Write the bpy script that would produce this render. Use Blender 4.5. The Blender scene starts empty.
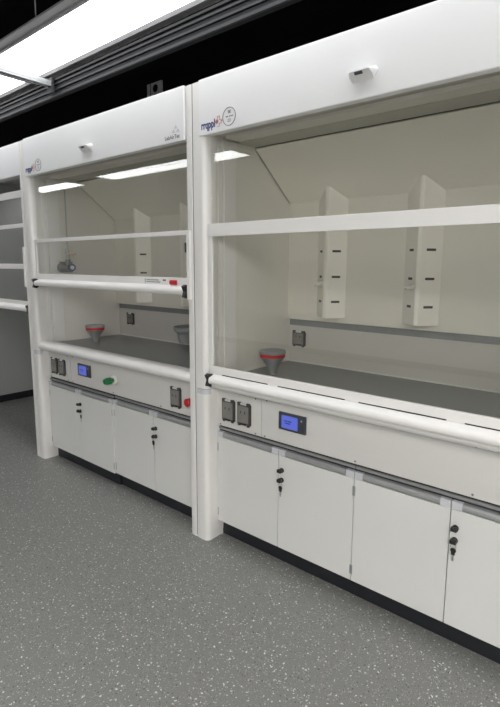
import bpy, math, random
from mathutils import Vector, Matrix
random.seed(7)
C = bpy.context.scene.collection
SC = bpy.context.scene

# ------------------------------------------------------------------ camera
YAW, PITCH, ROLL, FPX = 0.6992, -0.1525, 0.0041, 493.7
cam_d = bpy.data.cameras.new('camera')
cam_d.sensor_fit = 'AUTO'; cam_d.sensor_width = 36.0
cam_d.lens = FPX * 36.0 / 707.0
cam_d.shift_x = 1.0 / 707.0; cam_d.shift_y = -13.0 / 707.0
cam_d.clip_start = 0.02; cam_d.clip_end = 60
cam = bpy.data.objects.new('camera', cam_d); C.objects.link(cam)
_f = Vector((-math.sin(YAW)*math.cos(PITCH), math.cos(YAW)*math.cos(PITCH), math.sin(PITCH)))
_r = Vector((math.cos(YAW), math.sin(YAW), 0)); _u = _r.cross(_f)
_r2 = _r*math.cos(ROLL) + _u*math.sin(ROLL); _u2 = -_r*math.sin(ROLL) + _u*math.cos(ROLL)
_m = Matrix((_r2, _u2, -_f)).transposed().to_4x4()
_m.translation = Vector((1.8501, -1.7632, 1.4904))
cam.matrix_world = _m
SC.camera = cam

# ------------------------------------------------------------------ world, exposure
w = bpy.data.worlds.new('world'); SC.world = w; w.use_nodes = True
w.node_tree.nodes['Background'].inputs[0].default_value = (0.6, 0.65, 0.7, 1)
w.node_tree.nodes['Background'].inputs[1].default_value = 0.05
SC.view_settings.view_transform = 'Standard'
SC.view_settings.look = 'None'
SC.view_settings.gamma = 1.0
SC.view_settings.use_curve_mapping = False
SC.view_settings.exposure = 0.0
SC.cycles.max_bounces = 10; SC.cycles.diffuse_bounces = 5
SC.cycles.transparent_max_bounces = 24; SC.cycles.glossy_bounces = 4
PANEL_POWER = 9.0          # radiance of the ceiling light diffusers

# ------------------------------------------------------------------ materials
def mat(name, col, rough=0.5, metal=0.0, grain=0.0, gscale=40, bump=0.0, spec=0.5, emit=None, estr=0):
    m = bpy.data.materials.new(name); m.use_nodes = True
    nt = m.node_tree; b = nt.nodes['Principled BSDF']
    b.inputs['Base Color'].default_value = (*col, 1)
    b.inputs['Roughness'].default_value = rough
    b.inputs['Metallic'].default_value = metal
    b.inputs['Specular IOR Level'].default_value = spec
    if emit:
        b.inputs['Emission Color'].default_value = (*emit, 1)
        b.inputs['Emission Strength'].default_value = estr
    if grain or bump:
        tc = nt.nodes.new('ShaderNodeTexCoord')
        n = nt.nodes.new('ShaderNodeTexNoise'); n.inputs['Scale'].default_value = gscale
        n.inputs['Detail'].default_value = 4
        nt.links.new(tc.outputs['Object'], n.inputs['Vector'])
        if grain:
            cr = nt.nodes.new('ShaderNodeValToRGB')
            cr.color_ramp.elements[0].position = 0.3; cr.color_ramp.elements[1].position = 0.7
            cr.color_ramp.elements[0].color = (*[c*(1-grain) for c in col], 1)
            cr.color_ramp.elements[1].color = (*[min(1, c*(1+grain)) for c in col], 1)
            nt.links.new(n.outputs['Fac'], cr.inputs['Fac'])
            nt.links.new(cr.outputs['Color'], b.inputs['Base Color'])
        if bump:
            bp = nt.nodes.new('ShaderNodeBump'); bp.inputs['Strength'].default_value = bump
            bp.inputs['Distance'].default_value = 0.002
            nt.links.new(n.outputs['Fac'], bp.inputs['Height'])
            nt.links.new(bp.outputs['Normal'], b.inputs['Normal'])
    return m

M = {}
M['white'] = mat('white_powder_coat', (0.80, 0.80, 0.81), 0.34, grain=0.012, gscale=3)
M['post'] = mat('post_white_aluminium', (0.77, 0.755, 0.735), 0.30, grain=0.012, gscale=4)
M['door'] = mat('cabinet_door_white', (0.69, 0.688, 0.672), 0.38, grain=0.012, gscale=3)
M['panel'] = mat('control_panel_white', (0.63, 0.622, 0.60), 0.40, grain=0.012, gscale=3)
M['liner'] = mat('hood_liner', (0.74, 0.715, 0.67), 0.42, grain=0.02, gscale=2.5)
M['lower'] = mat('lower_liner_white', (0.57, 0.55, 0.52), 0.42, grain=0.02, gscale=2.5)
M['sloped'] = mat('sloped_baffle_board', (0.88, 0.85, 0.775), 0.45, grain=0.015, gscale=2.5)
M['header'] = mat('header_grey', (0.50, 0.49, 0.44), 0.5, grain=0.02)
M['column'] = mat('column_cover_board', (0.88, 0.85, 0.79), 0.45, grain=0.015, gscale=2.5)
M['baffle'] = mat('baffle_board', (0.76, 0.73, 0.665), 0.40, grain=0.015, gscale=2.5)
M['sash'] = mat('sash_white', (0.79, 0.775, 0.76), 0.42, grain=0.01, gscale=5)
M['worktop'] = mat('grey_worktop', (0.20, 0.205, 0.205), 0.30, grain=0.10, gscale=160)
M['lip'] = mat('worktop_lip', (0.66, 0.66, 0.64), 0.4, grain=0.01)
M['black'] = mat('black_plastic', (0.015, 0.015, 0.017), 0.38, grain=0.1)
M['plinth'] = mat('black_plinth', (0.012, 0.013, 0.017), 0.45, grain=0.1, gscale=20)
M['recess'] = mat('recess_black', (0.02, 0.02, 0.022), 0.6, grain=0.1)
M['alu'] = mat('brushed_aluminium', (0.62, 0.62, 0.62), 0.32, 1.0, grain=0.05, gscale=30)
M['pull'] = mat('grey_anodised_pull', (0.36, 0.365, 0.37), 0.45, 0.35, grain=0.05, gscale=30)
M['cap'] = mat('grey_end_cap', (0.58, 0.59, 0.62), 0.4, grain=0.03)
M['steel'] = mat('grey_hinge', (0.45, 0.46, 0.48), 0.35, 0.7, grain=0.05)
M['socket'] = mat('socket_frame_charcoal', (0.045, 0.045, 0.047), 0.35, grain=0.1)
M['smoke'] = mat('smoked_socket_cover', (0.22, 0.21, 0.195), 0.22, grain=0.06, gscale=30)
M['pin'] = mat('socket_slots', (0.02, 0.02, 0.02), 0.5, grain=0.1)
M['bezel'] = mat('display_bezel', (0.05, 0.055, 0.065), 0.3, grain=0.08)
M['screen'] = mat('blue_screen', (0.03, 0.05, 0.2), 0.2, emit=(0.13, 0.17, 0.72), estr=0.66, grain=0.01)
M['screen_text'] = mat('screen_text', (0.02, 0.03, 0.12), 0.4, grain=0.01)
M['green'] = mat('green_knob', (0.01, 0.17, 0.06), 0.35, grain=0.05)
M['red'] = mat('red_plastic', (0.50, 0.015, 0.02), 0.35, grain=0.05)
M['blue'] = mat('blue_knob', (0.03, 0.045, 0.17), 0.35, grain=0.05)
M['brass'] = mat('brass', (0.55, 0.30, 0.10), 0.35, 0.8, grain=0.05)
M['dial'] = mat('white_dial', (0.75, 0.76, 0.8), 0.4, grain=0.01)
M['chrome'] = mat('dull_chrome', (0.42, 0.43, 0.42), 0.3, 0.8, grain=0.05)
M['regulator'] = mat('regulator_grey', (0.20, 0.205, 0.20), 0.4, 0.3, grain=0.05)
M['cup'] = mat('grey_polypropylene', (0.27, 0.285, 0.285), 0.42, grain=0.04)
M['strip'] = mat('grey_baffle_shade_strip', (0.24, 0.245, 0.25), 0.5, grain=0.04)
M['navy'] = mat('navy_print', (0.05, 0.07, 0.20), 0.5, grain=0.02)
M['redprint'] = mat('red_print', (0.62, 0.25, 0.25), 0.5, grain=0.02)
M['greyprint'] = mat('grey_print', (0.16, 0.17, 0.19), 0.5, grain=0.02)
M['paleprint'] = mat('pale_print', (0.60, 0.61, 0.63), 0.5, grain=0.02)
M['wall'] = mat('grey_wall_paint', (0.74, 0.74, 0.73), 0.7, grain=0.02, gscale=2, bump=0.05)
M['dark'] = mat('black_ceiling_paint', (0.004, 0.004, 0.005), 0.9, grain=0.15, gscale=3, spec=0.2)
M['beam'] = mat('dark_grey_channel', (0.013, 0.0135, 0.015), 0.7, grain=0.06, gscale=6, spec=0.15)
M['beamlight'] = mat('grey_channel', (0.030, 0.030, 0.032), 0.6, grain=0.06, gscale=6, spec=0.2)
M['framewhite'] = mat('light_frame_grey', (0.42, 0.42, 0.43), 0.4, 0.2, grain=0.02)
M['sign'] = mat('dim_sign', (0.5, 0.5, 0.51), 0.6, grain=0.03)
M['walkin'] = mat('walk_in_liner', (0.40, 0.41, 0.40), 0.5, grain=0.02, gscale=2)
M['diffuser_low'] = mat('light_diffuser_hood_row', (0.9, 0.9, 0.9), 0.5, emit=(0.97, 0.985, 1.0), estr=5.4, grain=0.005)
M['diffuser_warm_fill'] = mat('light_diffuser_warm_fill', (0.9, 0.9, 0.9), 0.5, emit=(1.0, 0.985, 0.95), estr=9.3, grain=0.005)
M['diffuser'] = mat('light_diffuser', (0.9, 0.9, 0.9), 0.5, emit=(0.97, 0.985, 1.0), estr=PANEL_POWER, grain=0.005)

def glass_mat(name, tint, boost=1.0):
    m = bpy.data.materials.new(name); m.use_nodes = True
    nt = m.node_tree; nt.nodes.clear()
    out = nt.nodes.new('ShaderNodeOutputMaterial')
    tr = nt.nodes.new('ShaderNodeBsdfTransparent'); tr.inputs[0].default_value = (*tint, 1)
    gl = nt.nodes.new('ShaderNodeBsdfGlossy'); gl.inputs['Roughness'].default_value = 0.0
    gl.inputs[0].default_value = (1, 1, 1, 1)
    lw = nt.nodes.new('ShaderNodeLayerWeight'); lw.inputs[0].default_value = 0.5
    pw = nt.nodes.new('ShaderNodeMath'); pw.operation = 'POWER'; pw.inputs[1].default_value = 5
    mr = nt.nodes.new('ShaderNodeMapRange')
    mr.inputs['To Min'].default_value = 0.045*boost; mr.inputs['To Max'].default_value = 1.0
    mx = nt.nodes.new('ShaderNodeMixShader')
    L = nt.links
    L.new(lw.outputs['Facing'], pw.inputs[0]); L.new(pw.outputs[0], mr.inputs['Value'])
    L.new(mr.outputs[0], mx.inputs[0]); L.new(tr.outputs[0], mx.inputs[1]); L.new(gl.outputs[0], mx.inputs[2])
    L.new(mx.outputs[0], out.inputs[0])
    return m
M['glass'] = glass_mat('sash_glass', (0.965, 0.968, 0.955))

def floor_mat():
    m = bpy.data.materials.new('speckled_vinyl'); m.use_nodes = True
    nt = m.node_tree; b = nt.nodes['Principled BSDF']; L = nt.links
    tc = nt.nodes.new('ShaderNodeTexCoord')
    base = nt.nodes.new('ShaderNodeTexNoise'); base.inputs['Scale'].default_value = 260; base.inputs['Detail'].default_value = 3
    L.new(tc.outputs['Object'], base.inputs['Vector'])
    cr = nt.nodes.new('ShaderNodeValToRGB')
    cr.color_ramp.elements[0].position = 0.30; cr.color_ramp.elements[0].color = (0.146, 0.145, 0.138, 1)
    cr.color_ramp.elements[1].position = 0.72; cr.color_ramp.elements[1].color = (0.245, 0.244, 0.233, 1)
    L.new(base.outputs['Fac'], cr.inputs['Fac'])
    col = cr.outputs['Color']
    wob = nt.nodes.new('ShaderNodeTexNoise'); wob.inputs['Scale'].default_value = 90
    L.new(tc.outputs['Object'], wob.inputs['Vector'])
    add = nt.nodes.new('ShaderNodeMixRGB'); add.blend_type = 'ADD'; add.inputs[0].default_value = 0.016
    L.new(tc.outputs['Object'], add.inputs[1]); L.new(wob.outputs['Color'], add.inputs[2])
    for sc, th, keep, c in ((58, 0.21, 0.38, (0.66, 0.66, 0.65)), (115, 0.28, 0.40, (0.40, 0.40, 0.39)), (80, 0.22, 0.5, (0.06, 0.06, 0.06))):
        v = nt.nodes.new('ShaderNodeTexVoronoi'); v.inputs['Scale'].default_value = sc
        L.new(add.outputs[0], v.inputs['Vector'])
        lt = nt.nodes.new('ShaderNodeMapRange'); lt.clamp = True
        lt.inputs['From Min'].default_value = th*0.8; lt.inputs['From Max'].default_value = th
        lt.inputs['To Min'].default_value = 1; lt.inputs['To Max'].default_value = 0
        L.new(v.outputs['Distance'], lt.inputs['Value'])
        sp = nt.nodes.new('ShaderNodeSeparateColor'); L.new(v.outputs['Color'], sp.inputs[0])
        gt = nt.nodes.new('ShaderNodeMath'); gt.operation = 'GREATER_THAN'; gt.inputs[1].default_value = keep
        L.new(sp.outputs[0], gt.inputs[0])
        mu = nt.nodes.new('ShaderNodeMath'); mu.operation = 'MULTIPLY'
        L.new(lt.outputs[0], mu.inputs[0]); L.new(gt.outputs[0], mu.inputs[1])
        mx = nt.nodes.new('ShaderNodeMixRGB'); mx.inputs[2].default_value = (*c, 1)
        L.new(mu.outputs[0], mx.inputs[0]); L.new(col, mx.inputs[1]); col = mx.outputs[0]
    L.new(col, b.inputs['Base Color'])
    b.inputs['Roughness'].default_value = 0.42
    return m
M['floor'] = floor_mat()

# ------------------------------------------------------------------ mesh helpers
class MB:
    def __init__(s): s.v = []; s.f = []; s.m = []; s.sm = []
    def quadset(s, vs, fs, m=0, smooth=False):
        o = len(s.v); s.v += [tuple(p) for p in vs]
        for f in fs: s.f.append([o+i for i in f]); s.m.append(m); s.sm.append(smooth)
        return s
    def box(s, x0, x1, y0, y1, z0, z1, m=0):
        vs = [(x0,y0,z0),(x1,y0,z0),(x1,y1,z0),(x0,y1,z0),(x0,y0,z1),(x1,y0,z1),(x1,y1,z1),(x0,y1,z1)]
        return s.quadset(vs, [(0,3,2,1),(4,5,6,7),(0,1,5,4),(1,2,6,5),(2,3,7,6),(3,0,4,7)], m)
    def prism(s, poly, a0, a1, axis='z', m=0, smooth=False):
        """poly: list of 2-D points; axis z -> (x,y), axis x -> (y,z), axis y -> (x,z)"""
        def P(p, a):
            return (p[0],p[1],a) if axis == 'z' else ((a,p[0],p[1]) if axis == 'x' else (p[0],a,p[1]))
        n = len(poly); vs = [P(p,a0) for p in poly] + [P(p,a1) for p in poly]
        o = len(s.v); s.v += vs
        area = sum(poly[i][0]*poly[(i+1)%n][1]-poly[(i+1)%n][0]*poly[i][1] for i in range(n))
        flip = (area < 0) ^ (axis == 'y') ^ (a1 < a0)
        def add(f, sm):
            s.f.append([o+i for i in (f[::-1] if flip else f)]); s.m.append(m); s.sm.append(sm)
        for i in range(n): add([i,(i+1)%n,n+(i+1)%n,n+i], smooth)
        add(list(range(n))[::-1], False); add([n+i for i in range(n)], False)
        return s
    def lathe(s, prof, center, axis=(0,0,1), seg=20, m=0, sx=1.0, caps=True, smooth=True):
        """prof: list of (radius, along)"""
        ax = Vector(axis).normalized(); t = Vector((0,0,1)) if abs(ax.z) < 0.9 else Vector((1,0,0))
        e1 = ax.cross(t).normalized(); e2 = ax.cross(e1); c = Vector(center); o = len(s.v)
        for r, h in prof:
            for k in range(seg):
                a = 2*math.pi*k/seg
                s.v.append(tuple(c + ax*h + e1*(r*sx*math.cos(a)) + e2*(r*math.sin(a))))
        for j in range(len(prof)-1):
            for k in range(seg):
                k2 = (k+1) % seg
                s.f.append([o+j*seg+k, o+j*seg+k2, o+(j+1)*seg+k2, o+(j+1)*seg+k]); s.m.append(m); s.sm.append(smooth)
        if caps:
            s.f.append([o+k for k in range(seg)][::-1]); s.m.append(m); s.sm.append(False)
            q = o+(len(prof)-1)*seg
            s.f.append([q+k for k in range(seg)]); s.m.append(m); s.sm.append(False)
        return s
    def cyl(s, p0, p1, r, seg=12, m=0):
        a = Vector(p1)-Vector(p0)
        return s.lathe([(r,0),(r,a.length)], p0, a, seg, m)
    def build(s, name, mats, parent=None, bevel=0.0, seg=2):
        me = bpy.data.meshes.new(name); me.from_pydata(s.v, [], s.f); me.validate()
        if not isinstance(mats, (list, tuple)): mats = [mats]
        for q in mats: me.materials.append(M[q] if isinstance(q, str) else q)
        if len(me.polygons) == len(s.m):
            for i, p in enumerate(me.polygons): p.material_index = s.m[i]; p.use_smooth = s.sm[i]
        import bmesh
        bm = bmesh.new(); bm.from_mesh(me); bmesh.ops.recalc_face_normals(bm, faces=bm.faces)
        for e in bm.edges:
            if len(e.link_faces) == 2 and e.calc_face_angle(0) > 0.6: e.smooth = False
        bm.to_mesh(me); bm.free()
        o = bpy.data.objects.new(name, me); C.objects.link(o)
        if parent: o.parent = parent
        if bevel:
            b = o.modifiers.new('bevel', 'BEVEL'); b.width = bevel; b.segments = seg
            b.limit_method = 'ANGLE'; b.angle_limit = math.radians(40)
        return o

def tag(o, label=None, cat=None, group=None, kind=None):
    if label: o['label'] = label
    if cat: o['category'] = cat
    if group: o['group'] = group
    if kind: o['kind'] = kind
    return o
def empty(name, loc=(0,0,0)):
    o = bpy.data.objects.new(name, None); C.objects.link(o); o.location = loc
    o.empty_display_size = 0.1
    return o
def copy_tree(o, parent=None):
    c = o.copy(); C.objects.link(c)
    if parent: c.parent = parent
    for ch in list(o.children): copy_tree(ch, c)
    return c
def text(body, size, x, y, z, m, parent, name='lettering', sx=1.0, bold=.0):
    cu = bpy.data.curves.new(name, 'FONT'); cu.body = body; cu.size = size; cu.extrude = 0.0004
    cu.resolution_u = 3; cu.offset = bold
    tmp = bpy.data.objects.new(name, cu); C.objects.link(tmp)
    me = bpy.data.meshes.new_from_object(tmp.evaluated_get(bpy.context.evaluated_depsgraph_get()))
    bpy.data.objects.remove(tmp); bpy.data.curves.remove(cu)
    me.materials.clear(); me.materials.append(M[m])
    o = bpy.data.objects.new(name, me); C.objects.link(o)
    o.parent = parent; o.location = (x, y, z); o.rotation_euler = (math.pi/2, 0, 0); o.scale = (sx, 1, 1)
    return o

W = 1.7637        # pitch of the hoods
D = 0.4083        # door pitch
HT = 2.35
def _arc(cx, cy, r, a0, a1, n=8): return [(cx+r*math.cos(math.radians(a0+(a1-a0)*i/n)), cy+r*math.sin(math.radians(a0+(a1-a0)*i/n))) for i in range(n+1)]
# plans of the left and right posts: flat front, rounded outer corner, a narrow joint between neighbours
PR = _arc(.005,.004,.004,180,270,3) + [(.030,-.001)] + _arc(.053,.0275,.0285,270,358,9) + [(.0820,.06),(.0820,.12),(.001,.12)]
PL = _arc(W-.009,.004,.004,0,-90,3) + [(W-.020,-.0005)] + _arc(W-.040,.012,.010,270,180,6) + [(W-.050,.055),(W-.0475,.068),(W-.0475,.12),(W-.005,.12)]

# ------------------------------------------------------------------ the setting
MB().box(-6.6, 5.2, -5.2, 1.6, -0.05, 0).build('floor', 'floor')['kind'] = 'structure'
MB().box(-6.6, 5.2, 1.6, 1.7, 0, 3.9).build('wall_back', 'dark')['kind'] = 'structure'
MB().box(-6.7, -6.6, -5.2, 1.7, 0, 3.9).build('wall_left', 'wall')['kind'] = 'structure'
MB().box(5.2, 5.3, -5.2, 1.7, 0, 3.9).build('wall_right', 'wall')['kind'] = 'structure'
MB().box(-6.6, 5.2, -5.3, -5.2, 0, 3.9).build('wall_front', 'wall')['kind'] = 'structure'
MB().box(-6.7, 5.3, -5.3, 1.7, 3.9, 4.0).build('ceiling', 'dark')['kind'] = 'structure'
MB().box(-6.6, 5.2, -5.2, -5.185, 0, .09).build('baseboard_front', 'plinth')['kind'] = 'structure'
MB().box(-6.6, -6.585, -5.18, 1.6, 0, .09).build('baseboard_left', 'plinth')['kind'] = 'structure'

# ------------------------------------------------------------------ base cabinets
def base_cabinet(x0, x1, label, proud=0.0, lockside=1):
    """two-door under-bench cabinet from world x0 to x1"""
    t = empty('base_cabinet', ((x0+x1)/2, 0.45, 0)); hw = (x1-x0)/2 - .0012
    Y = lambda y: y - 0.45 - proud
    tag(t, label, 'cabinet', 'base cabinets under the fume hoods')
    MB().box(-hw, hw, Y(.1005), .40, .094, .606).build('body', 'recess', t)
    b = MB(); b.box(-hw, hw, Y(.122), .36, 0, .0945); b.build('plinth', 'plinth', t)
    b = MB(); b.box(-hw, hw, Y(.088), Y(.1), .618, .630); b.build('drip_rail', 'strip', t, .002)
    b = MB(); b.box(-hw, hw, Y(.098), Y(.1), .606, .641); b.build('shadow_gap', 'recess', t)
    for sgn in (-1, 1):
        a, c = (-hw, -.0016) if sgn < 0 else (.0016, hw)
        d = MB().box(a, c, Y(.08), Y(.1), .0955, .575).build('door', 'door', t, .0015)
        # aluminium finger pull along the top edge, with end caps
        r = MB()
        r.prism([(Y(.080)+.010*math.cos(q)+.004, .592+.0155*math.sin(q)) for q in [math.pi/2+math.pi*i/8 for i in range(9)]] + [(Y(.1), .5765), (Y(.1), .6075)],
                a+.040, c-.040, 'x', 0, True)
        r.build('door_pull', 'pull', d)
        for e0, e1 in ((a, a+.040), (c-.040, c)):
            MB().box(e0, e1, Y(.0785), Y(.1), .5765, .6075).build('end_cap', 'cap', d, .002)
        # hinge knuckles on the outer edge
        hx = a if sgn < 0 else c
        for hz in (.52, .150):
            MB().box(hx-.006 if sgn > 0 else hx-.001, hx+.001 if sgn > 0 else hx+.006, Y(.0775), Y(.0805), hz-.022, hz+.022).build('hinge', 'steel', d, .001)
        # the right-hand door carries the two cam locks
        if sgn > 0:
            for lz, ang in ((.505, .6), (.455, 1.1)):
                l = MB(); cx = a + .020
                l.lathe([(.0125,0),(.0125,.006),(.010,.009),(.0075,.009),(.0075,.016)], (cx, Y(.08), lz), (0,-1,0), 14)
                dx, dz = math.cos(ang)*.012, math.sin(ang)*.012
                l.box(cx-.010, cx+.012, Y(.08)-.030, Y(.08)-.014, lz-.004, lz+.010)
                l.lathe([(.009,-.003),(.009,.003)], (cx+dx*.8, Y(.08)-.026, lz+dz*.9), (.35,-1,.2), 10)
                l.build('lock', 'black', d)
    return t

def key_bunch(x, label):
    """a black headed key on a ring, hanging below the cam locks"""
    t = empty('hanging_key', (x, .08, .408))
    tag(t, label, 'key', 'keys hanging from the cabinet locks')
    h = MB(); h.lathe([(.0095,-.0025),(.011,-.001),(.011,.001),(.0095,.0025)], (0,-.012,.010), (0,-1,0), 12)
    h.box(-.007,.007,-.0145,-.0095,-.008,.004)
    h.build('key_head', 'black', t, .001)
    MB().box(-.0032,.0032,-.0130,-.0110,-.034,-.007).build('key_blade', 'chrome', t)
    r = MB(); N = 14
    pts = [Vector((.010*math.cos(2*math.pi*i/N), -.012, .026+.0125*math.sin(2*math.pi*i/N))) for i in range(N)]
    for i in range(N): r.cyl(pts[i], pts[(i+1)%N], .0009, 6)
    r.build('key_ring', 'chrome', t)
    return t

# ------------------------------------------------------------------ fume hood pieces
def socket(t, x, z, y=.08, w=.088, h=.108, label=None):
    """flip-lid power socket, charcoal frame with smoked lid and hinge"""
    b = MB(); b.box(x-w/2, x+w/2, y-.011, y, z-h/2, z+h/2)
    for i in (-1, 1):                                    # hinge lugs above, catches below
        b.box(x+i*w*.34-.011, x+i*w*.34+.011, y-.016, y-.003, z+h/2-.002, z+h/2+.008)
        b.box(x+i*w*.34-.008, x+i*w*.34+.008, y-.015, y-.004, z-h/2-.007, z-h/2+.002)
    s = b.build('socket', 'socket', t, .003)
    c = MB(); c.box(x-w*.39, x+w*.39, y-.018, y-.010, z-h*.40, z+h*.42); c.build('flip_lid', 'smoke', s, .004)
    MB().box(x-w*.22, x+w*.22, y-.015, y-.009, z+h/2-.004, z+h/2+.006).build('hinge_bar', 'cap', s, .001)
    for e in (-.0135, .0135): MB().box(x+e-.0025, x+e+.0025, y-.0188, y-.018, z+.006, z+.020).build('pin_slot', 'pin', s)
    b = MB(); b.box(x-.017, x+.017, y-.018, y-.009, z-h*.5, z-h*.40); b.build('catch', 'black', s, .002)
    return s

def sash(t, name, x0, x1, y, z_handle, z_bar0, z_bar1, labelled, slots, barthick=.022, wide=False):
    """the sliding lower sash: stiles, top rail, glass, bottom rail with pull handle and black end clips"""
    hz = z_handle
    s = MB(); s.box(x0, x1, y-.004, y+.016, hz+.002, hz+.052)
    s = s.build(name, 'sash', t, .002)
    MB().box(x0+.02, x1-.02, y+.004, y+.009, hz+.045, z_bar0+.005).build('glass_pane', 'glass', s)
    MB().box(x0, x1, y-.004, y+.016, z_bar0, z_bar1).build('top_rail', 'sash', s, .002)
    for a, b in ((x0, x0+.026), (x1-.026, x1)):
        MB().box(a, b, y-.002, y+.014, hz+.052, z_bar0).build('stile', 'sash', s, .0015)
    prof = [(y-.004, hz+.012), (y-.010, hz+.008), (y-.028, hz+.001)] + [(y-.028-.014*math.sin(q), hz-.017+.018*math.cos(q)) for q in [math.pi*(i+.8)/8.8 for i in range(9)]] + [(y+.012, hz-.036), (y+.012, hz+.012)]
    MB().prism(prof, x0+.033, x1-.022, 'x', 0, True).build('handle', 'sash', s)
    for cx in (x0+.010, x1-.022):
        b = MB(); b.prism([(y-.048, hz+.010), (y-.030, hz+.018), (y-.006, hz+.012), (y-.004, hz-.044), (y-.02, hz-.054), (y-.044, hz-.046), (y-.034, hz-.016)], cx, cx+.023, 'x')
        b.build('end_clip', 'black', s, .002)
    if slots:
        for a, c in ((.178,.469),(.528,.875),(.938,1.289),(1.353,1.68)):
            MB().box(a, c, y-.0052, y-.0035, hz+.0125, hz+.017).build('slot', 'recess', s)
    if labelled:
        b = MB(); b.lathe([(.004,0),(.013,.001),(.013,.006),(.008,.009)], (x1-.145, y-.004, hz+.026), (0,-1,0), 14)
        b.box(x1-.145, x1-.098, y-.011, y-.004, hz+.014, hz+.039)
        b.build('red_catch', 'red', s, .002)
        b = MB()
        b.box(x1-.37, x1-.366, y-.0048, y-.004, hz+.016, hz+.044)
        for k, (a, c) in enumerate(((.355,.25),(.355,.235))):
            xx = x1-a
            while xx < x1-c:
                l = random.uniform(.006,.016); b.box(xx, min(xx+l, x1-c), y-.0048, y-.004, hz+.034-k*.011, hz+.039-k*.011); xx += l+.003
        b.box(x1-.215, x1-.190, y-.0048, y-.004, hz+.032, hz+.041)
        b.build('printed_notice', 'greyprint', s)
    return s

def funnel(x, y, label):
    t = empty('drain_funnel', (x, y, .9008)); tag(t, label, 'funnel', 'grey funnels on the worktops')
    b = MB(); b.lathe([(.024,0),(.024,.008),(.026,.030),(.040,.056),(.060,.086),(.067,.094),(.068,.098),(.068,.112),(.072,.116),(.072,.128),(.068,.131),(.020,.131)], (0,0,0), (0,0,1), 28)
    b.build('funnel_body', 'cup', t)
    MB().lathe([(.0675,.096),(.0695,.097),(.0695,.114),(.0675,.115)], (0,0,0), (0,0,1), 28, caps=False).build('red_band', 'red', t)
    return t

def column_cover(t, xc, zb=1.195):
    """ridged duct cover on the rear baffle: three-sided, its top cut along the sloped baffle"""
    yb, yr = .70, .612
    hl, hr, xr = .088, .100, .014          # reach of the left and right faces, ridge offset
    zs = lambda y: 1.847 + (.70-y)*(.253/.328) - .004
    v = [(xc-hl,yb,zb),(xc+xr-.006,yr,zb),(xc+xr+.014,yr,zb),(xc+hr,yb,zb),(xc-hl,yb,zs(yb)),(xc+xr-.006,yr,zs(yr)),(xc+xr+.014,yr,zs(yr)),(xc+hr,yb,zs(yb))]
    o = MB().quadset(v, [(0,1,5,4),(1,2,6,5),(2,3,7,6),(0,3,2,1),(4,5,6,7),(3,0,4,7)]).build('column_cover', 'column', t, .002)
    for z in (1.565, 1.425, 1.287):
        for sg, c0, c1 in ((1, .25, .68), (-1, .28, .60)):
            p0, p1 = (Vector((xc+xr+.014,yr,0)), Vector((xc+hr,yb,0))) if sg > 0 else (Vector((xc+xr-.006,yr,0)), Vector((xc-hl,yb,0)))
            def q(s): return p0 + (p1-p0)*s
            a, b = q(c0), q(c1); d = Vector((sg*(yb-yr), -abs(p1.x-p0.x), 0)).normalized()
            vs = []
            for p in (a, b):
                for e in (-.0035, .0012):
                    for zz in (z-.006, z+.006): vs.append((p.x+d.x*e, p.y+d.y*e, zz))
            MB().quadset(vs, [(0,1,3,2),(4,6,7,5),(0,2,6,4),(1,5,7,3),(2,3,7,6),(0,4,5,1)]).build('slot', 'recess', o)
    k = MB(); k.lathe([(.017,0),(.017,.012),(.011,.016),(.010,.030)], (xc-.005, yr+.004, 1.385), (-.35,-1,0), 14)
    k.box(xc-.030, xc+.012, yr-.036, yr-.024, 1.378, 1.392)
    k.build('rotary_knob', 'liner', o, .001)
    MB().lathe([(.006,0),(.006,.003)], (xc-.024, yr-.030, 1.380), (-.35,-1,0), 10).build('knob_centre', 'greyprint', o)
    return o

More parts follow.
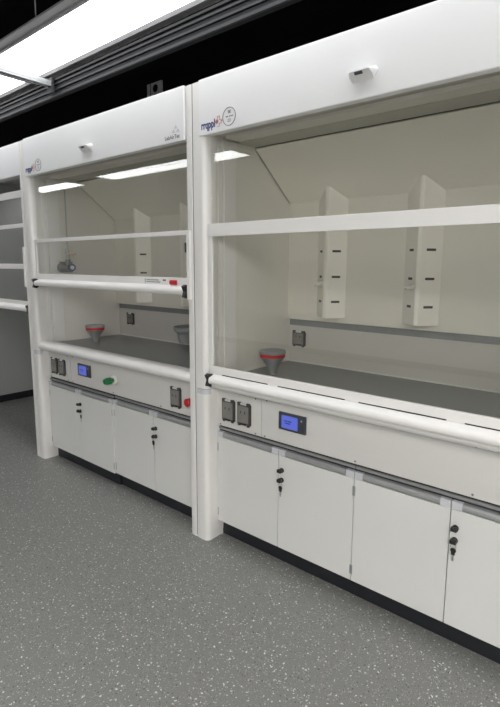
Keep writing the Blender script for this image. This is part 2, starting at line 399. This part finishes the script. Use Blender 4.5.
def emblem(f, x, z, small=False):
    """red outline cross badge and a round line stamp with small marks"""
    y = -.0045
    b = MB()
    b.lathe([(.010,0),(.010,.0012),(.0062,.0012),(.0062,0)], (x+.004, y, z), (0,-1,0), 16)
    b.build('badge_dot', 'redprint', f)
    b = MB()
    pts = [(.012,-.022),(.026,-.022),(.026,-.010),(.040,-.010),(.040,.006),(.028,.006),(.028,.022),(.014,.022),(.014,.008)]
    for i in range(len(pts)-1):
        p, q = Vector((x+pts[i][0]-.006, y-.0006, z+pts[i][1])), Vector((x+pts[i+1][0]-.006, y-.0006, z+pts[i+1][1]))
        b.cyl(p, q, .0011, 6)
    b.build('badge_cross', 'redprint', f)
    b = MB(); cx, cz, R = x+.081, z+.010, .039
    N = 28
    for i in range(N):
        a0, a1 = 2*math.pi*i/N, 2*math.pi*(i+1)/N
        b.cyl((cx+R*math.cos(a0), y-.0006, cz+R*math.sin(a0)), (cx+R*math.cos(a1), y-.0006, cz+R*math.sin(a1)), .0013, 6)
    b.cyl((cx-R-.012, y-.0006, cz-.012), (cx-R+.002, y-.0006, cz-.008), .0011, 6)
    b.build('stamp_ring', 'greyprint', f)
    b = MB()
    b.box(cx-.006, cx+.009, y-.0006, y, cz+.014, cz+.016); b.box(cx-.006, cx+.009, y-.0006, y, cz+.019, cz+.021); b.box(cx-.006, cx+.009, y-.0006, y, cz+.024, cz+.026)
    b.box(cx-.006, cx-.004, y-.0006, y, cz+.013, cz+.027); b.box(cx+.007, cx+.009, y-.0006, y, cz+.013, cz+.027); b.box(cx+.0005, cx+.0025, y-.0006, y, cz+.013, cz+.027)
    for q in (-.020, -.012, .001, .010, .018): b.box(cx+q, cx+q+.006, y-.0006, y, cz-.002, cz+.003)
    b.box(cx-.007, cx+.008, y-.0006, y, cz-.023, cz-.021); b.box(cx-.007, cx+.008, y-.0006, y, cz-.013, cz-.011)
    b.box(cx-.007, cx-.005, y-.0006, y, cz-.023, cz-.011); b.box(cx+.006, cx+.008, y-.0006, y, cz-.023, cz-.011)
    b.build('stamp_marks', 'greyprint', f)

def sensor_cover(f, xc, z):
    """white wedge under which a small slotted face looks down"""
    y0 = -.004
    v = [(xc-.042,y0,z),(xc+.042,y0,z),(xc+.059,y0,z+.026),(xc+.040,y0-.036,z+.027),(xc-.040,y0-.036,z+.027),(xc-.059,y0,z+.026),
         (xc+.040,y0-.036,z+.030),(xc-.040,y0-.036,z+.030),(xc+.059,y0,z+.031),(xc-.059,y0,z+.031),(xc+.052,y0,z+.041),(xc-.052,y0,z+.041),
         (xc+.046,y0-.018,z+.014),(xc-.046,y0-.018,z+.014)]
    fs = [(0,13,12,1),(13,4,3,12),(1,12,3,2),(0,5,4,13),(3,4,7,6),(2,3,6,8),(5,9,7,4),(6,7,11,10),(8,6,10),(9,11,7),(0,1,2,8,10,11,9,5)]
    o = MB().quadset(v, fs).build('sensor_cover', 'white', f)
    b = MB(); b.quadset([(xc-.020,y0-.034,z+.0262),(xc+.012,y0-.034,z+.0262),(xc+.012,y0-.024,z+.0185),(xc-.020,y0-.024,z+.0185),
        (xc-.020,y0-.035,z+.0247),(xc+.012,y0-.035,z+.0247),(xc+.012,y0-.025,z+.0170),(xc-.020,y0-.025,z+.0170)],
        [(0,1,2,3),(4,7,6,5),(0,4,5,1),(1,5,6,2),(2,6,7,3),(3,7,4,0)]); b.build('sensor_slot', 'bezel', f)
    return o

def posts(t, z1=HT, band=.833):
    for prof, nm in ((PR, 'post'), (PL, 'post')):
        p = MB().prism(prof, 0, z1, 'z', 0, True).build(nm, 'post', t)
        if prof is PR:
            ring = [(.012,-.0012),(.030,-.0024)] + _arc(.053,.0275,.0298,270,350,9) + [(.082,.034),(.012,.034)]
            MB().prism(ring, band-.012, band+.012, 'z', 0, True).build('post_band', 'cap', p)
            MB().prism([(q[0], q[1]+.0008) for q in ring], band+.0135, band+.016, 'z', 0, True).build('post_joint', 'greyprint', p)

def fume_hood(X0, label, opt):
    t = empty('fume_hood', (X0, 0, 0)); tag(t, label, 'fume hood', 'fume hoods in a row')
    posts(t)
    MB().box(W-.0046, W+.0006, .003, .11, .01, HT-.004).build('joint_seal', 'greyprint', t)
    MB().box(0.001, .046, .121, .95, 0, HT-.01).build('side_panel', 'white', t)
    MB().box(W-.046, W-.001, .121, .95, 0, HT-.01).build('side_panel', 'white', t)
    MB().box(.047, W-.047, .93, .95, .1, HT-.01).build('rear_panel', 'white', t)
    MB().box(.047, W-.047, .07, .93, HT-.03, HT-.005).build('roof_panel', 'white', t)
    # fascia
    zf = 2.100
    f = MB().box(.048, W-.054, -.004, .034, zf, HT+.006).build('fascia', 'white', t, .005, 3)
    if opt.get('print'):
        text('rrqppl', .050, .066, -.0045, 2.128, 'navy', f, sx=.74, bold=.0016)
        emblem(f, .166, 2.148)
    if opt.get('right_print'):
        text('LabAirTec', .027, W-.200, -.0045, 2.118, 'greyprint', f, bold=.0004)
        b = MB()
        for dx, dz in ((0, .018), (-.017, 0), (.017, 0)):
            b.prism([(W-.115+dx-.014, 2.146+dz), (W-.115+dx+.014, 2.146+dz), (W-.115+dx, 2.164+dz)], -.0052, -.0040, 'y')
        b.build('triangle_mark', 'paleprint', f)
    sensor_cover(f, opt.get('sensor', .90), 2.162)
    # header and ceiling of the chamber
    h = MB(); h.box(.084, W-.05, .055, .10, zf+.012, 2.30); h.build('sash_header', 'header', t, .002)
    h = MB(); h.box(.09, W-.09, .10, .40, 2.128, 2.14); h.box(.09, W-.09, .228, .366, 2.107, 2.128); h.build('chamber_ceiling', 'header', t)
    h = MB(); h.prism([(.108, 2.128), (.112, 2.100), (.215, 2.104), (.225, 2.128)], .12, W-.12, 'x'); h.build('lamp_cover', 'liner', t, .003)
    # chamber walls
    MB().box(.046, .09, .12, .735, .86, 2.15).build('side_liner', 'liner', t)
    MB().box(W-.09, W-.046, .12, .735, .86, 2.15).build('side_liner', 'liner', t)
    for j0, j1 in ((.084, .090), (W-.058, W-.052)): MB().box(j0, j1, .088, .118, .93, 2.06).build('sash_track', 'sash', t)
    for j0, j1 in ((.09, .099), (W-.099, W-.09)): MB().box(j0, j1, .121, .215, .91, 2.10).build('jamb_strip', 'sash', t, .002)
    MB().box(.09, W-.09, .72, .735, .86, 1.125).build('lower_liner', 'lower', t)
    MB().box(.09, W-.09, .722, .737, 1.125, 1.175).build('baffle_gap', 'strip', t)
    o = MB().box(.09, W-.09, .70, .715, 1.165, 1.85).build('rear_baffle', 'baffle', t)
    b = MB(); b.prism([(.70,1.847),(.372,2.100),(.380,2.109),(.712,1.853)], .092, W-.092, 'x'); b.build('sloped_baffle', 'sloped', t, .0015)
    b = MB(); b.prism([(.6995,1.8465),(.3715,2.0995),(.3700,2.0975),(.6980,1.8445)], .0935, .0955, 'x'); b.build('baffle_edge_shade', 'strip', t)  # dark strip standing in for the shadow line along the sloped baffle's edge
    b = MB(); b.prism([(.366,2.110),(.366,2.128),(.384,2.128),(.375,2.106)], .092, W-.092, 'x'); b.build('baffle_shadow_gap', 'recess', t)
    for xc in opt['columns']: column_cover(t, xc)
    # worktop
    wt = MB().box(.09, W-.09, .085, .72, .866, .9).build('worktop', 'worktop', t, .004)
    b = MB(); b.box(.09, .0975, .10, .72, .9, .907); b.box(W-.0975, W-.09, .10, .72, .9, .907); b.box(.0975, W-.0975, .712, .72, .9, .907)
    b.build('worktop_lip', 'lip', wt)
    # airfoil sill
    pr = [(.09, .918)] + [(.052-.052*math.sin(q), .886+.034*math.cos(q)) for q in [math.pi*i/10 for i in range(11)]] + [(.078, .852), (.09, .852)]
    MB().prism(pr, .08, W-.048, 'x', 0, True).build('airfoil_sill', 'sash', t)
    # control panel with joints, screws
    jx = opt.get('joint', .383)
    cp = MB().box(.082, jx-.0012, .08, .1, .6435, .852).build('control_panel', 'panel', t, .001)
    cp2 = MB().box(jx+.0012, W-.050, .08, .1, .6435, .852).build('control_panel', 'panel', t, .001)
    for i, (sx, sz) in enumerate(((.105,.652),(.345,.652),(.405,.652),(.90,.655),(1.38,.655),(.345,.832),(.415,.835),(.92,.840),(1.38,.84))):
        MB().lathe([(.0045,0),(.0045,.0015)], (sx,.08,sz), (0,-1,0), 8).build('screw', 'greyprint', cp if sx < jx else cp2)
    for x in (.168, .275): socket(t, x, .738)
    # display
    d = MB().box(.495, .650, .068, .08, .714, .801).build('display', 'bezel', t, .004)
    MB().box(.515, .606, .0668, .069, .726, .788).build('screen', 'screen', d)
    b = MB()
    for xx, zz, l in ((.531,.760,.016),(.550,.760,.022),(.536,.749,.030)): b.box(xx, xx+l, .0662, .067, zz, zz+.005)
    b.build('screen_print', 'screen_text', d)
    MB().lathe([(.005,0),(.005,.002)], (.628,.068,.778), (0,-1,0), 10).build('indicator', 'strip', d)
    if opt.get('knob'):
        k = MB().lathe([(.030,0),(.030,.006),(.024,.010)], (.915,.08,.742), (0,-1,0), 18).build('knob_collar', 'liner', t)
        kk = MB(); kk.lathe([(.014,0),(.014,.012),(.018,.018),(.020,.058),(.017,.068)], (.915,.074,.742), (0,-1,0), 18)
        for i in range(10):
            a = 2*math.pi*i/10
            kk.box(.915+.0195*math.cos(a)-.0025, .915+.0195*math.cos(a)+.0025, .016, .054, .742+.0195*math.sin(a)-.0025, .742+.0195*math.sin(a)+.0025)
        kk.build('green_knob', 'green', k)
    if opt.get('right_socket'):
        socket(t, 1.522, .735)
        b = MB(); b.lathe([(.022,0),(.022,.006),(.017,.010),(.017,.016)], (1.636,.08,.728), (0,-1,0), 18); r = b.build('stop_button', 'red', t)
        MB().lathe([(.021,.016),(.024,.020),(.024,.028),(.017,.034)], (1.636,.08,.728), (0,-1,0), 18).build('button_head', 'red', r)
    # rear power socket
    sx = opt['rear_socket']; socket(t, sx, 1.045, .72, .094, .084)
    # sliding upper sash: glass with bottom edge behind the lower sash
    zu = opt['upper_bottom']
    u = MB().box(.0842, W-.07, .043, .047, zu+.01, 2.13).build('upper_sash', 'glass', t)
    b = MB().box(W-.070, W-.050, .039, .051, zu, 2.13).build('stile', 'sash', u, .001)
    if opt.get('upper_rail'): MB().box(.092, W-.070, .039, .051, zu, zu+.02).build('rail', 'sash', u, .001)
    sash(t, 'lower_sash', .0838, W-.049, .020, opt['handle'], opt['bar'][0], opt['bar'][1], opt.get('labelled'), opt.get('slots'))
    # guide strip on the right post
    if opt.get('guide'):
        b = MB(); b.box(W-.041, W-.020, -.014, .001, 1.31, 1.66); g = b.build('sash_guide', 'sash', t, .002)
        MB().box(W-.052, W-.040, -.016, -.006, 1.55, 1.60).build('guide_clip', 'bezel', g, .002)
    return t

def gas_regulator(t):
    """pressure regulator with blue gauge knob on the left liner, valve with brass lever and tube above"""
    x, y, z = .09, .245, 1.462
    r = MB(); r.box(x, x+.025, y-.05, y+.05, z-.035, z+.045)
    r.lathe([(.020,-.03),(.020,.05)], (x+.045,y,z+.012), (0,0,1), 14)
    r.lathe([(.028,-.075),(.030,-.070),(.030,-.045),(.018,-.040),(.018,.0)], (x+.045,y,z), (0,1,0), 16)
    r.lathe([(.016,0),(.016,.045)], (x+.03,y,z), (1,0,0), 14)
    g = r.build('gas_regulator', 'regulator', t, .002)
    MB().lathe([(.018,-.03),(.022,0),(.027,.006),(.027,.040),(.023,.046)], (x+.085,y,z+.002), (1,-.35,0), 18).build('blue_knob', 'blue', g)
    MB().lathe([(.015,.046),(.015,.048)], (x+.085,y,z+.002), (1,-.35,0), 18).build('knob_dial', 'dial', g)
    v = MB(); v.lathe([(.010,0),(.014,.01),(.014,.06),(.008,.075)], (x+.045,y,1.525), (0,0,1), 12)
    v.cyl((x+.045,y,1.59), (x+.03,y+.01,2.04), .005, 8); v.build('valve_tube', 'chrome', t)
    MB().box(x+.055, x+.155, y-.006, y+.006, 1.558, 1.568).build('brass_lever', 'brass', t, .002)

def wall_bowl(t, x, y):
    b = MB(); b.lathe([(.060,.940),(.066,.944),(.080,1.010),(.100,1.030),(.104,1.056),(.098,1.058),(.092,1.04),(.03,1.02)], (x,y,0), (0,0,1), 26, 0, 1.15)
    b.box(x-.03, x+.03, y+.04, .722, .95, 1.005)
    o = b.build('wall_bowl', 'cup', t)
    s = MB(); s.cyl((x+.01,.722,1.085), (x+.01,.64,1.085), .008, 10); s.cyl((x+.01,.64,1.09), (x+.01,.64,1.052), .007, 10); s.lathe([(.018,0),(.018,.012)], (x+.01,.72,1.085), (0,-1,0), 12)
    s.build('spout', 'cap', t)

# right (near) hood, at the origin, and the one to its left
H1 = fume_hood(0, 'nearest fume hood, on the right, with its glass sash pulled down to the sill',
    dict(columns=(.383,.903,1.423), rear_socket=.165, upper_bottom=1.62, handle=.923, bar=(1.627,1.688), slots=True, print=True, sensor=.915))
H2 = fume_hood(-W, 'middle fume hood with raised sash, green knob and red stop button on its panel',
    dict(columns=(.455,.975), rear_socket=.25, upper_bottom=1.642, handle=1.368, bar=(1.640,1.664), labelled=True, print=True, right_print=True,
         knob=True, right_socket=True, guide=True, sensor=.85))
gas_regulator(H2); wall_bowl(H2, 1.055, .62)
funnel(.25, .34, 'grey funnel with a red band behind the lowered glass of the near hood')
funnel(-W+.312, .34, 'grey funnel with a red band in the open middle hood')

a = .0826
base_cabinet(a, a+2*D, 'white two-door cabinet with black plinth, first one right of the near hood post')
base_cabinet(a+2*D, a+4*D, 'rightmost white two-door cabinet, nearest the camera, key in its locks')
base_cabinet(a-W, a-W+2*D, 'leftmost white two-door cabinet under the green knob and blue display', .012)
base_cabinet(a-W+2*D, a-W+4*D, 'white two-door cabinet below the red stop button of the middle hood')
key_bunch(a+D+.022, 'black-headed key hanging in the middle of the cabinet beneath the near blue display')
key_bunch(a+3*D+.022, 'black-headed key hanging on the rightmost cabinet door')
key_bunch(a-W+D+.020, 'black-headed key hanging on the leftmost cabinet')
key_bunch(a-W+3*D+.008, 'black-headed key hanging on the cabinet below the red stop button')

# ------------------------------------------------------------------ walk-in hood at the far left
def walk_in_hood():
    W3 = 1.86; X0 = -W-W3
    t = empty('walk_in_hood', (X0, 0, 0))
    tag(t, 'floor-standing walk-in hood at the far left, cut by the picture edge, dark inside', 'fume hood', 'fume hoods in a row')
    d = W3-W
    MB().prism([(q[0]+d, q[1]) for q in PL], 0, HT, 'z', 0, True).build('post', 'post', t)
    MB().prism(PR, 0, HT, 'z', 0, True).build('post', 'post', t)
    MB().box(W3-.046, W3-.001, .121, 1.2, 0, HT-.01).build('side_panel', 'white', t)
    MB().box(.001, .046, .121, 1.2, 0, HT-.01).build('side_panel', 'white', t)
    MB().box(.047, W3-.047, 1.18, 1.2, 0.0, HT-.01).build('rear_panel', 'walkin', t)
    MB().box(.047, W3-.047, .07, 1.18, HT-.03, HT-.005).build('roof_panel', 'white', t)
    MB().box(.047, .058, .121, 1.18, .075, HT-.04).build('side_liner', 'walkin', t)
    MB().box(.047, .068, .121, 1.17, 0, .075).build('black_skirting', 'plinth', t)
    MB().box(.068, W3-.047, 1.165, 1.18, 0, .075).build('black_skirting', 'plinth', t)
    MB().box(.044, W3-.040, .009, .066, 2.125, HT+.006).build('fascia', 'white', t, .006, 3)
    s = MB().box(.081, W3-.049, .040, .056, 1.160, 1.205).build('lower_sash', 'sash', t, .002)
    for z0, z1 in ((1.45,1.49),(1.76,1.79),(1.978,2.03)):
        MB().box(.081, W3-.049, .040, .056, z0, z1).build('sash_rail', 'sash', s, .002)
    MB().box(.09, W3-.06, .0455, .0505, 1.20, 2.13).build('glass_pane', 'glass', s)
    y, hz = .04, 1.165
    prof = [(y-.004, hz+.012), (y-.010, hz+.008), (y-.028, hz+.001)] + [(y-.028-.014*math.sin(q), hz-.017+.018*math.cos(q)) for q in [math.pi*(i+.8)/8.8 for i in range(9)]] + [(y+.012, hz-.036), (y+.012, hz+.012)]
    MB().prism(prof, .104, W3-.072, 'x', 0, True).build('handle', 'sash', s)
    for cx in (.081, W3-.071):
        b = MB(); b.prism([(y-.048, hz+.010), (y-.030, hz+.018), (y-.006, hz+.012), (y-.004, hz-.044), (y-.02, hz-.054), (y-.044, hz-.046), (y-.034, hz-.016)], cx, cx+.023, 'x')
        b.build('end_clip', 'black', s, .002)
    b = MB(); b.box(W3-.041, W3-.020, -.014, .001, 1.32, 1.61); b.build('sash_guide', 'sash', t, .002)
walk_in_hood()

# ------------------------------------------------------------------ suspended lights and channels
def ceiling_light(x0, x1, y0, y1, z, label, group, tube='diffuser'):
    t = empty('ceiling_light', ((x0+x1)/2, (y0+y1)/2, z)); tag(t, label, 'ceiling light', group)
    hx, hy = (x1-x0)/2, (y1-y0)/2
    MB().box(-hx+.02, hx-.02, -hy+.02, hy-.02, -.004, .006).build('diffuser', tube, t)
    f = MB()
    for sy in (-1, 1):
        f.prism([(sy*hy, -.018), (sy*(hy-.012), -.020), (sy*(hy-.024), -.006), (sy*(hy-.024), .03), (sy*hy, .03)], -hx, hx, 'x')
    for sx in (-1, 1): f.box(sx*hx-.012 - .012*sx, sx*hx+.012 - .012*sx, -hy+.024, hy-.024, -.016, .03)
    f.box(-hx, hx, hy, hy+.05, -.008, .002); f.box(-hx, hx, -hy-.05, -hy, -.008, .002)
    f.build('frame', 'framewhite', t)
    MB().box(-hx+.005, hx-.005, -hy+.005, hy-.005, .03, .045).build('back_plate', 'beamlight', t)
    for sx in (-.7, .7): MB().cyl((sx*hx,0,.045), (sx*hx,0,3.9-z), .004, 6).build('hanger', 'alu', t)
    return t
LZ = 2.70
GA = 'light panels above the hood fronts'; GB = 'light panels over the aisle behind the viewer'
ceiling_light(-1.51, 1.19, -.36, .000, LZ, 'big white light panel at the top left, right of the cross rail', GA, 'diffuser_low')
ceiling_light(-4.23, -1.53, -.36, .000, LZ, 'white light panel at the left picture edge, beyond the cross rail', GA, 'diffuser_low')
ceiling_light(1.21, 3.91, -.36, .000, LZ, 'white light panel above the right end of the near hood, out of the picture', GA, 'diffuser_low')
ceiling_light(-4.40, -1.80, -2.58, -2.18, LZ, 'aisle light panel mirrored twice, in both hood windows', GB)
ceiling_light(-6.5, -5.10, -2.58, -2.18, LZ, 'aisle light panel mirrored at the far left of the middle hood window', GB)
ROWS = ('over the aisle just behind the viewer', 'in the second row behind the viewer', 'in the third row behind the viewer', 'in the rearmost row')
for k, y in enumerate((-2.38, -3.2, -4.0, -4.75)):  # unseen panels added as frontal fill for the hood chambers and doors
    for x, side in ((1.15, 'right of the aisle middle'), (3.1, 'beside the right-hand wall')):
        ceiling_light(x, x+1.85, y-.3, y+.3, LZ, 'added wide warm fill light panel ' + ROWS[k] + ', ' + side, GB, 'diffuser_warm_fill')

def rail(name, x0, x1, y0, y1, z0, z1, label, grooves=True):
    t = empty(name, ((x0+x1)/2, (y0+y1)/2, z0)); tag(t, label, 'rail')
    hx, hy, h = (x1-x0)/2, (y1-y0)/2, z1-z0
    MB().box(-hx, hx, -hy+.012, hy, 0, h).build('channel_web', 'beam', t)
    if grooves:
        for g0, g1, y in ((0, .016, -hy), (h*.36, h*.36+.012, -hy+.004), (h*.66, h*.66+.012, -hy+.004), (h-.014, h, -hy)):
            MB().box(-hx, hx, y, -hy+.014, g0, g1).build('channel_lip', 'beamlight', t, .002)
    return t
rail('service_channel', -6.4, 4.6, .012, .050, 2.552, 2.662, 'long dark grey ribbed channel above the hoods, beside the light panels')
t = empty('cross_rail', (-1.30, -.2, 2.622)); tag(t, 'short grey aluminium cross rail under the joint of two light panels', 'rail')
b = MB(); b.box(-.022,.022,-.55,.205,0,.022); b.box(-.022,-.010,-.55,.205,-.012,0); b.box(.010,.022,-.55,.205,-.012,0); b.build('rail_profile', 'pull', t, .002)
b = MB(); b.box(-.03,.03,.19,.208,-.05,.04); b.build('bracket', 'beamlight', t, .002)

# dim sign on the back wall, just above the middle hood
t = empty('wall_sign', (-2.19, 1.6, 3.05)); tag(t, 'dim grey square sign with a dark figure on the black wall above the middle hood', 'sign')
MB().box(-.11,.11,-.02,0,0,.20).build('sign_board', 'sign', t, .003)
b = MB(); b.lathe([(.036,0),(.036,.003)], (.02,-.02,.142), (0,-1,0), 18)
b.prism([(-.03,.0),(.07,.0),(.065,.05),(.04,.085),(.0,.085),(-.025,.05)], -.023, -.02, 'y'); b.build('figure', 'dark', t)
b = MB(); b.box(-.058,-.050,-.0215,-.02,.0,.2); b.build('stripe', 'beam', t)
